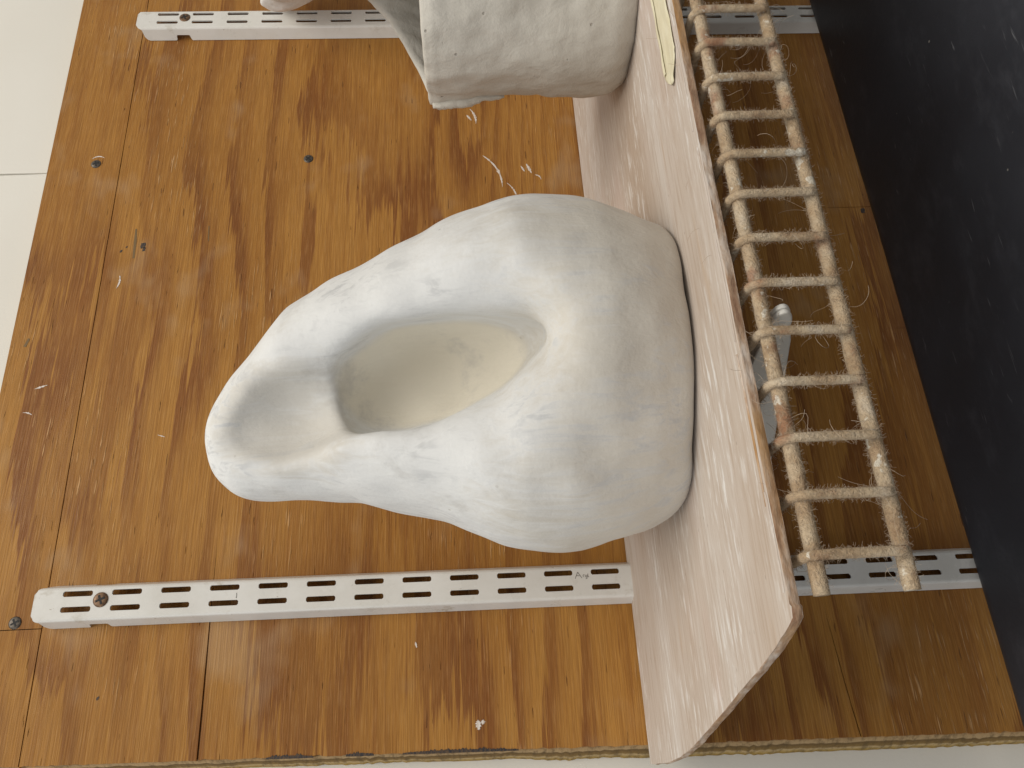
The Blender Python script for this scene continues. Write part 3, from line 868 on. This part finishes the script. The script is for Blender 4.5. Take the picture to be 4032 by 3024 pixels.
# deep hollow with a leaning long axis, and the shallow scooped hood above it
hol = ell(a, b, z, (147.5, -151, -248), (26.5, 40, 57), roll=-0.29, yaw=0.33, taper=0.30)
funnel = ell(a, b, z, (158, -212, -256), (46, 40, 66), roll=-0.30, yaw=0.30)
dish = ell(a, b, z, (142, -196, -176), (40, 50, 54), roll=-0.45, yaw=-0.15)
hood = ell(a, b, z, (125.5, -160, -166), (24, 33, 50), roll=-0.33, yaw=-0.16)
body = smax(body, -funnel, 18.0)
body = smax(body, -dish, 12.0)
carve = smin(hol, hood, 2.5)
kk = 6.5 + 8.0 * np.clip((-185 - z) / 45, 0, 1) + 7.0 * np.clip((-255 - z) / 35, 0, 1)
body = smax(body, -carve, kk)
# hand-worked unevenness
lump = 0.8 * np.sin(a * .047 + z * .035 + 1) * np.sin(b * .05 + z * .04) + 0.7 * np.sin(a * .09 - z * .07) * np.sin(z * .083 + b * .06 + 2) + 0.35 * np.sin(a * .21 + 1) * np.sin(z * .19 + a * .05) * np.sin(b * .17)
body = body + lump
Vn, Qn = surface_nets(body.astype(np.float32), np.array([ga[0], gb[0], gz[0]]), H)
for _ in range(3):                                           # relax
    acc = np.zeros_like(Vn); ct = np.zeros(len(Vn))
    for i in range(4):
        e0, e1_ = Qn[:, i], Qn[:, (i + 1) % 4]
        np.add.at(acc, e0, Vn[e1_]); np.add.at(acc, e1_, Vn[e0]); np.add.at(ct, e0, 1); np.add.at(ct, e1_, 1)
    Vn = Vn * 0.5 + 0.5 * acc / np.maximum(ct, 1)[:, None]
E1 = np.array([.9172, -.3985, 0]); E2 = np.array([.3985, .9172, 0])
W = Vn[:, :1] * E1 + Vn[:, 1:2] * E2; W[:, 2] = Vn[:, 2] + 0.0125 * W[:, 0] * 0.6
oc = 143 * E1 + (-118) * E2
sc_ = obj('clay_sculpture', W, Qn.tolist(), m_clay, None, True, (oc[0], oc[1], -369))
tag(sc_, 'white brushed clay hooded vessel with a leaning oval hollow, standing on the plank', 'sculpture')

# ------------------------------------------------------------------ grey clay pot
pot = root('clay_pot', 'grey raw clay slab pot with lumpy walls and pinched corner seam', 'pot', (323, -203, -366))
PC = (324.0, -203.0); NT_, NZ = 220, 70
def sstep(a, b, x):
    t = min(1, max(0, (x - a) / (b - a))); return t * t * (3 - 2 * t)
def rim_z(th):
    d = math.degrees(th) % 360
    back = (130 - d) if d <= 130 else (130 - d + 360 if d > 310 else 0)
    r = -244.0 + 36 * sstep(0, 95, back if back < 110 else 220 - back)
    w_ = ((d + 5 + 180) % 360) - 180                        # unseen right side, raised to keep light out of the pot
    r = max(r, -244.0 + 112 * (1 - sstep(0, 72, abs(w_))))
    return r + 1.1 * noise.noise(Vector((d * .08, 3, 0)))
def pot_r(th, z):
    d = math.degrees(th) % 360
    k = (z + 366) / 122
    r = 57.0 + 2.5 * math.sin(math.pi * min(1, max(0, k * 1.0))) * 0.6 - 2.0 * math.exp(-((k - .55) / .18) ** 2)
    x, y = math.cos(th), math.sin(th)
    r -= 5.5 * max(0.0, 1 - k * 9) ** 2                       # rounded foot
    r += 2.6 * noise.noise(Vector((x * 1.6, y * 1.6, z * .022))) + 1.5 * noise.noise(Vector((x * 5, y * 5, z * .07))) + 0.4 * noise.noise(Vector((x * 13, y * 13, z * .2)))
    bk = max(0.0, math.cos(th - math.radians(25)))
    r -= 45 * bk ** .8 * sstep(-266, -198, z)                     # back slab bent in over the opening to darken its inner face
    dd = (d - 133 + 180) % 360 - 180
    r += 5.5 * math.exp(-(dd / 7.0) ** 2) * sstep(.72, 1.0, k)     # pinched corner
    return r
VO = []; VI = []
for i in range(NT_):
    th = 2 * math.pi * i / NT_; zr = rim_z(th); cs, sn = math.cos(th), math.sin(th)
    for j in range(NZ):
        zz = -366.2 + (zr + 366.2) * j / (NZ - 1); r = pot_r(th, zz)
        if j >= NZ - 3: r -= (j - (NZ - 4)) * 0.5
        VO.append((PC[0] + r * cs, PC[1] + r * sn, zz))
    for j in range(NZ):
        zz = zr + 0.6 - (zr + 360.0) * j / (NZ - 1); r = pot_r(th, zz) - 6.0
        if j < 3: r += (2 - j) * 1.2
        VI.append((PC[0] + r * cs, PC[1] + r * sn, zz))
FO = grid_faces(NT_, NZ, True); FI = grid_faces(NT_, NZ, True, len(VO))
FR = [(i * NZ + NZ - 1, ((i + 1) % NT_) * NZ + NZ - 1, len(VO) + ((i + 1) % NT_) * NZ, len(VO) + i * NZ) for i in range(NT_)]
FB = [tuple(i * NZ for i in range(NT_)), tuple(len(VO) + i * NZ + NZ - 1 for i in range(NT_))]
fix_normals(obj('wall', VO + VI, FO + FI + FR + FB, m_grey, pot, True))
# the overlapped slab end at the seam: a rolled flap of clay
th0 = math.radians(136); V = []
for i, zz in enumerate(np.linspace(-246, -292, 26)):
    rr = pot_r(th0, zz) + 0.5; q = Vector((PC[0] + rr * math.cos(th0), PC[1] + rr * math.sin(th0), zz))
    V.append(q)
v, f = tube(V, [5.2 * math.sin(math.pi * (i + 2) / 31) ** .7 * (1 - i / 40) for i in range(26)], 14, True, 1.0, 4)
obj('seam_flap', v, f, m_grey, pot, True)

# ------------------------------------------------------------------ tall pale vase at the right (only the lip of it is in view)
vz = root('flared_vase', 'small pale ceramic lip with lumpy white rim jutting in front of the far standard', 'vase', (553, -75, -363))
prof = [(30, -363), (33, -340), (30, -300), (24, -250), (22, -205), (27, -170), (40, -146), (54, -126), (59, -108), (59, -94), (54, -87), (45, -95), (34, -130), (22, -165), (17, -205)]
NTH = 90; V = []
for i in range(NTH):
    th = 2 * math.pi * i / NTH
    for j, (r, zz) in enumerate(prof):
        q = 1.8 * noise.noise(Vector((math.cos(th) * 4, math.sin(th) * 4, zz * .08))) + .9 * noise.noise(Vector((math.cos(th) * 11, math.sin(th) * 11, zz * .2)))
        if 7 <= j <= 11: q *= 3.2
        V.append((553 + (r + q) * math.cos(th), -75 + (r + q) * math.sin(th), zz + (q if j > 6 else 0)))
o = obj('vessel', V, grid_faces(NTH, len(prof), True), m_pale, vz, True)
ss = o.modifiers.new('round', 'SUBSURF'); ss.levels = 2; ss.render_levels = 2
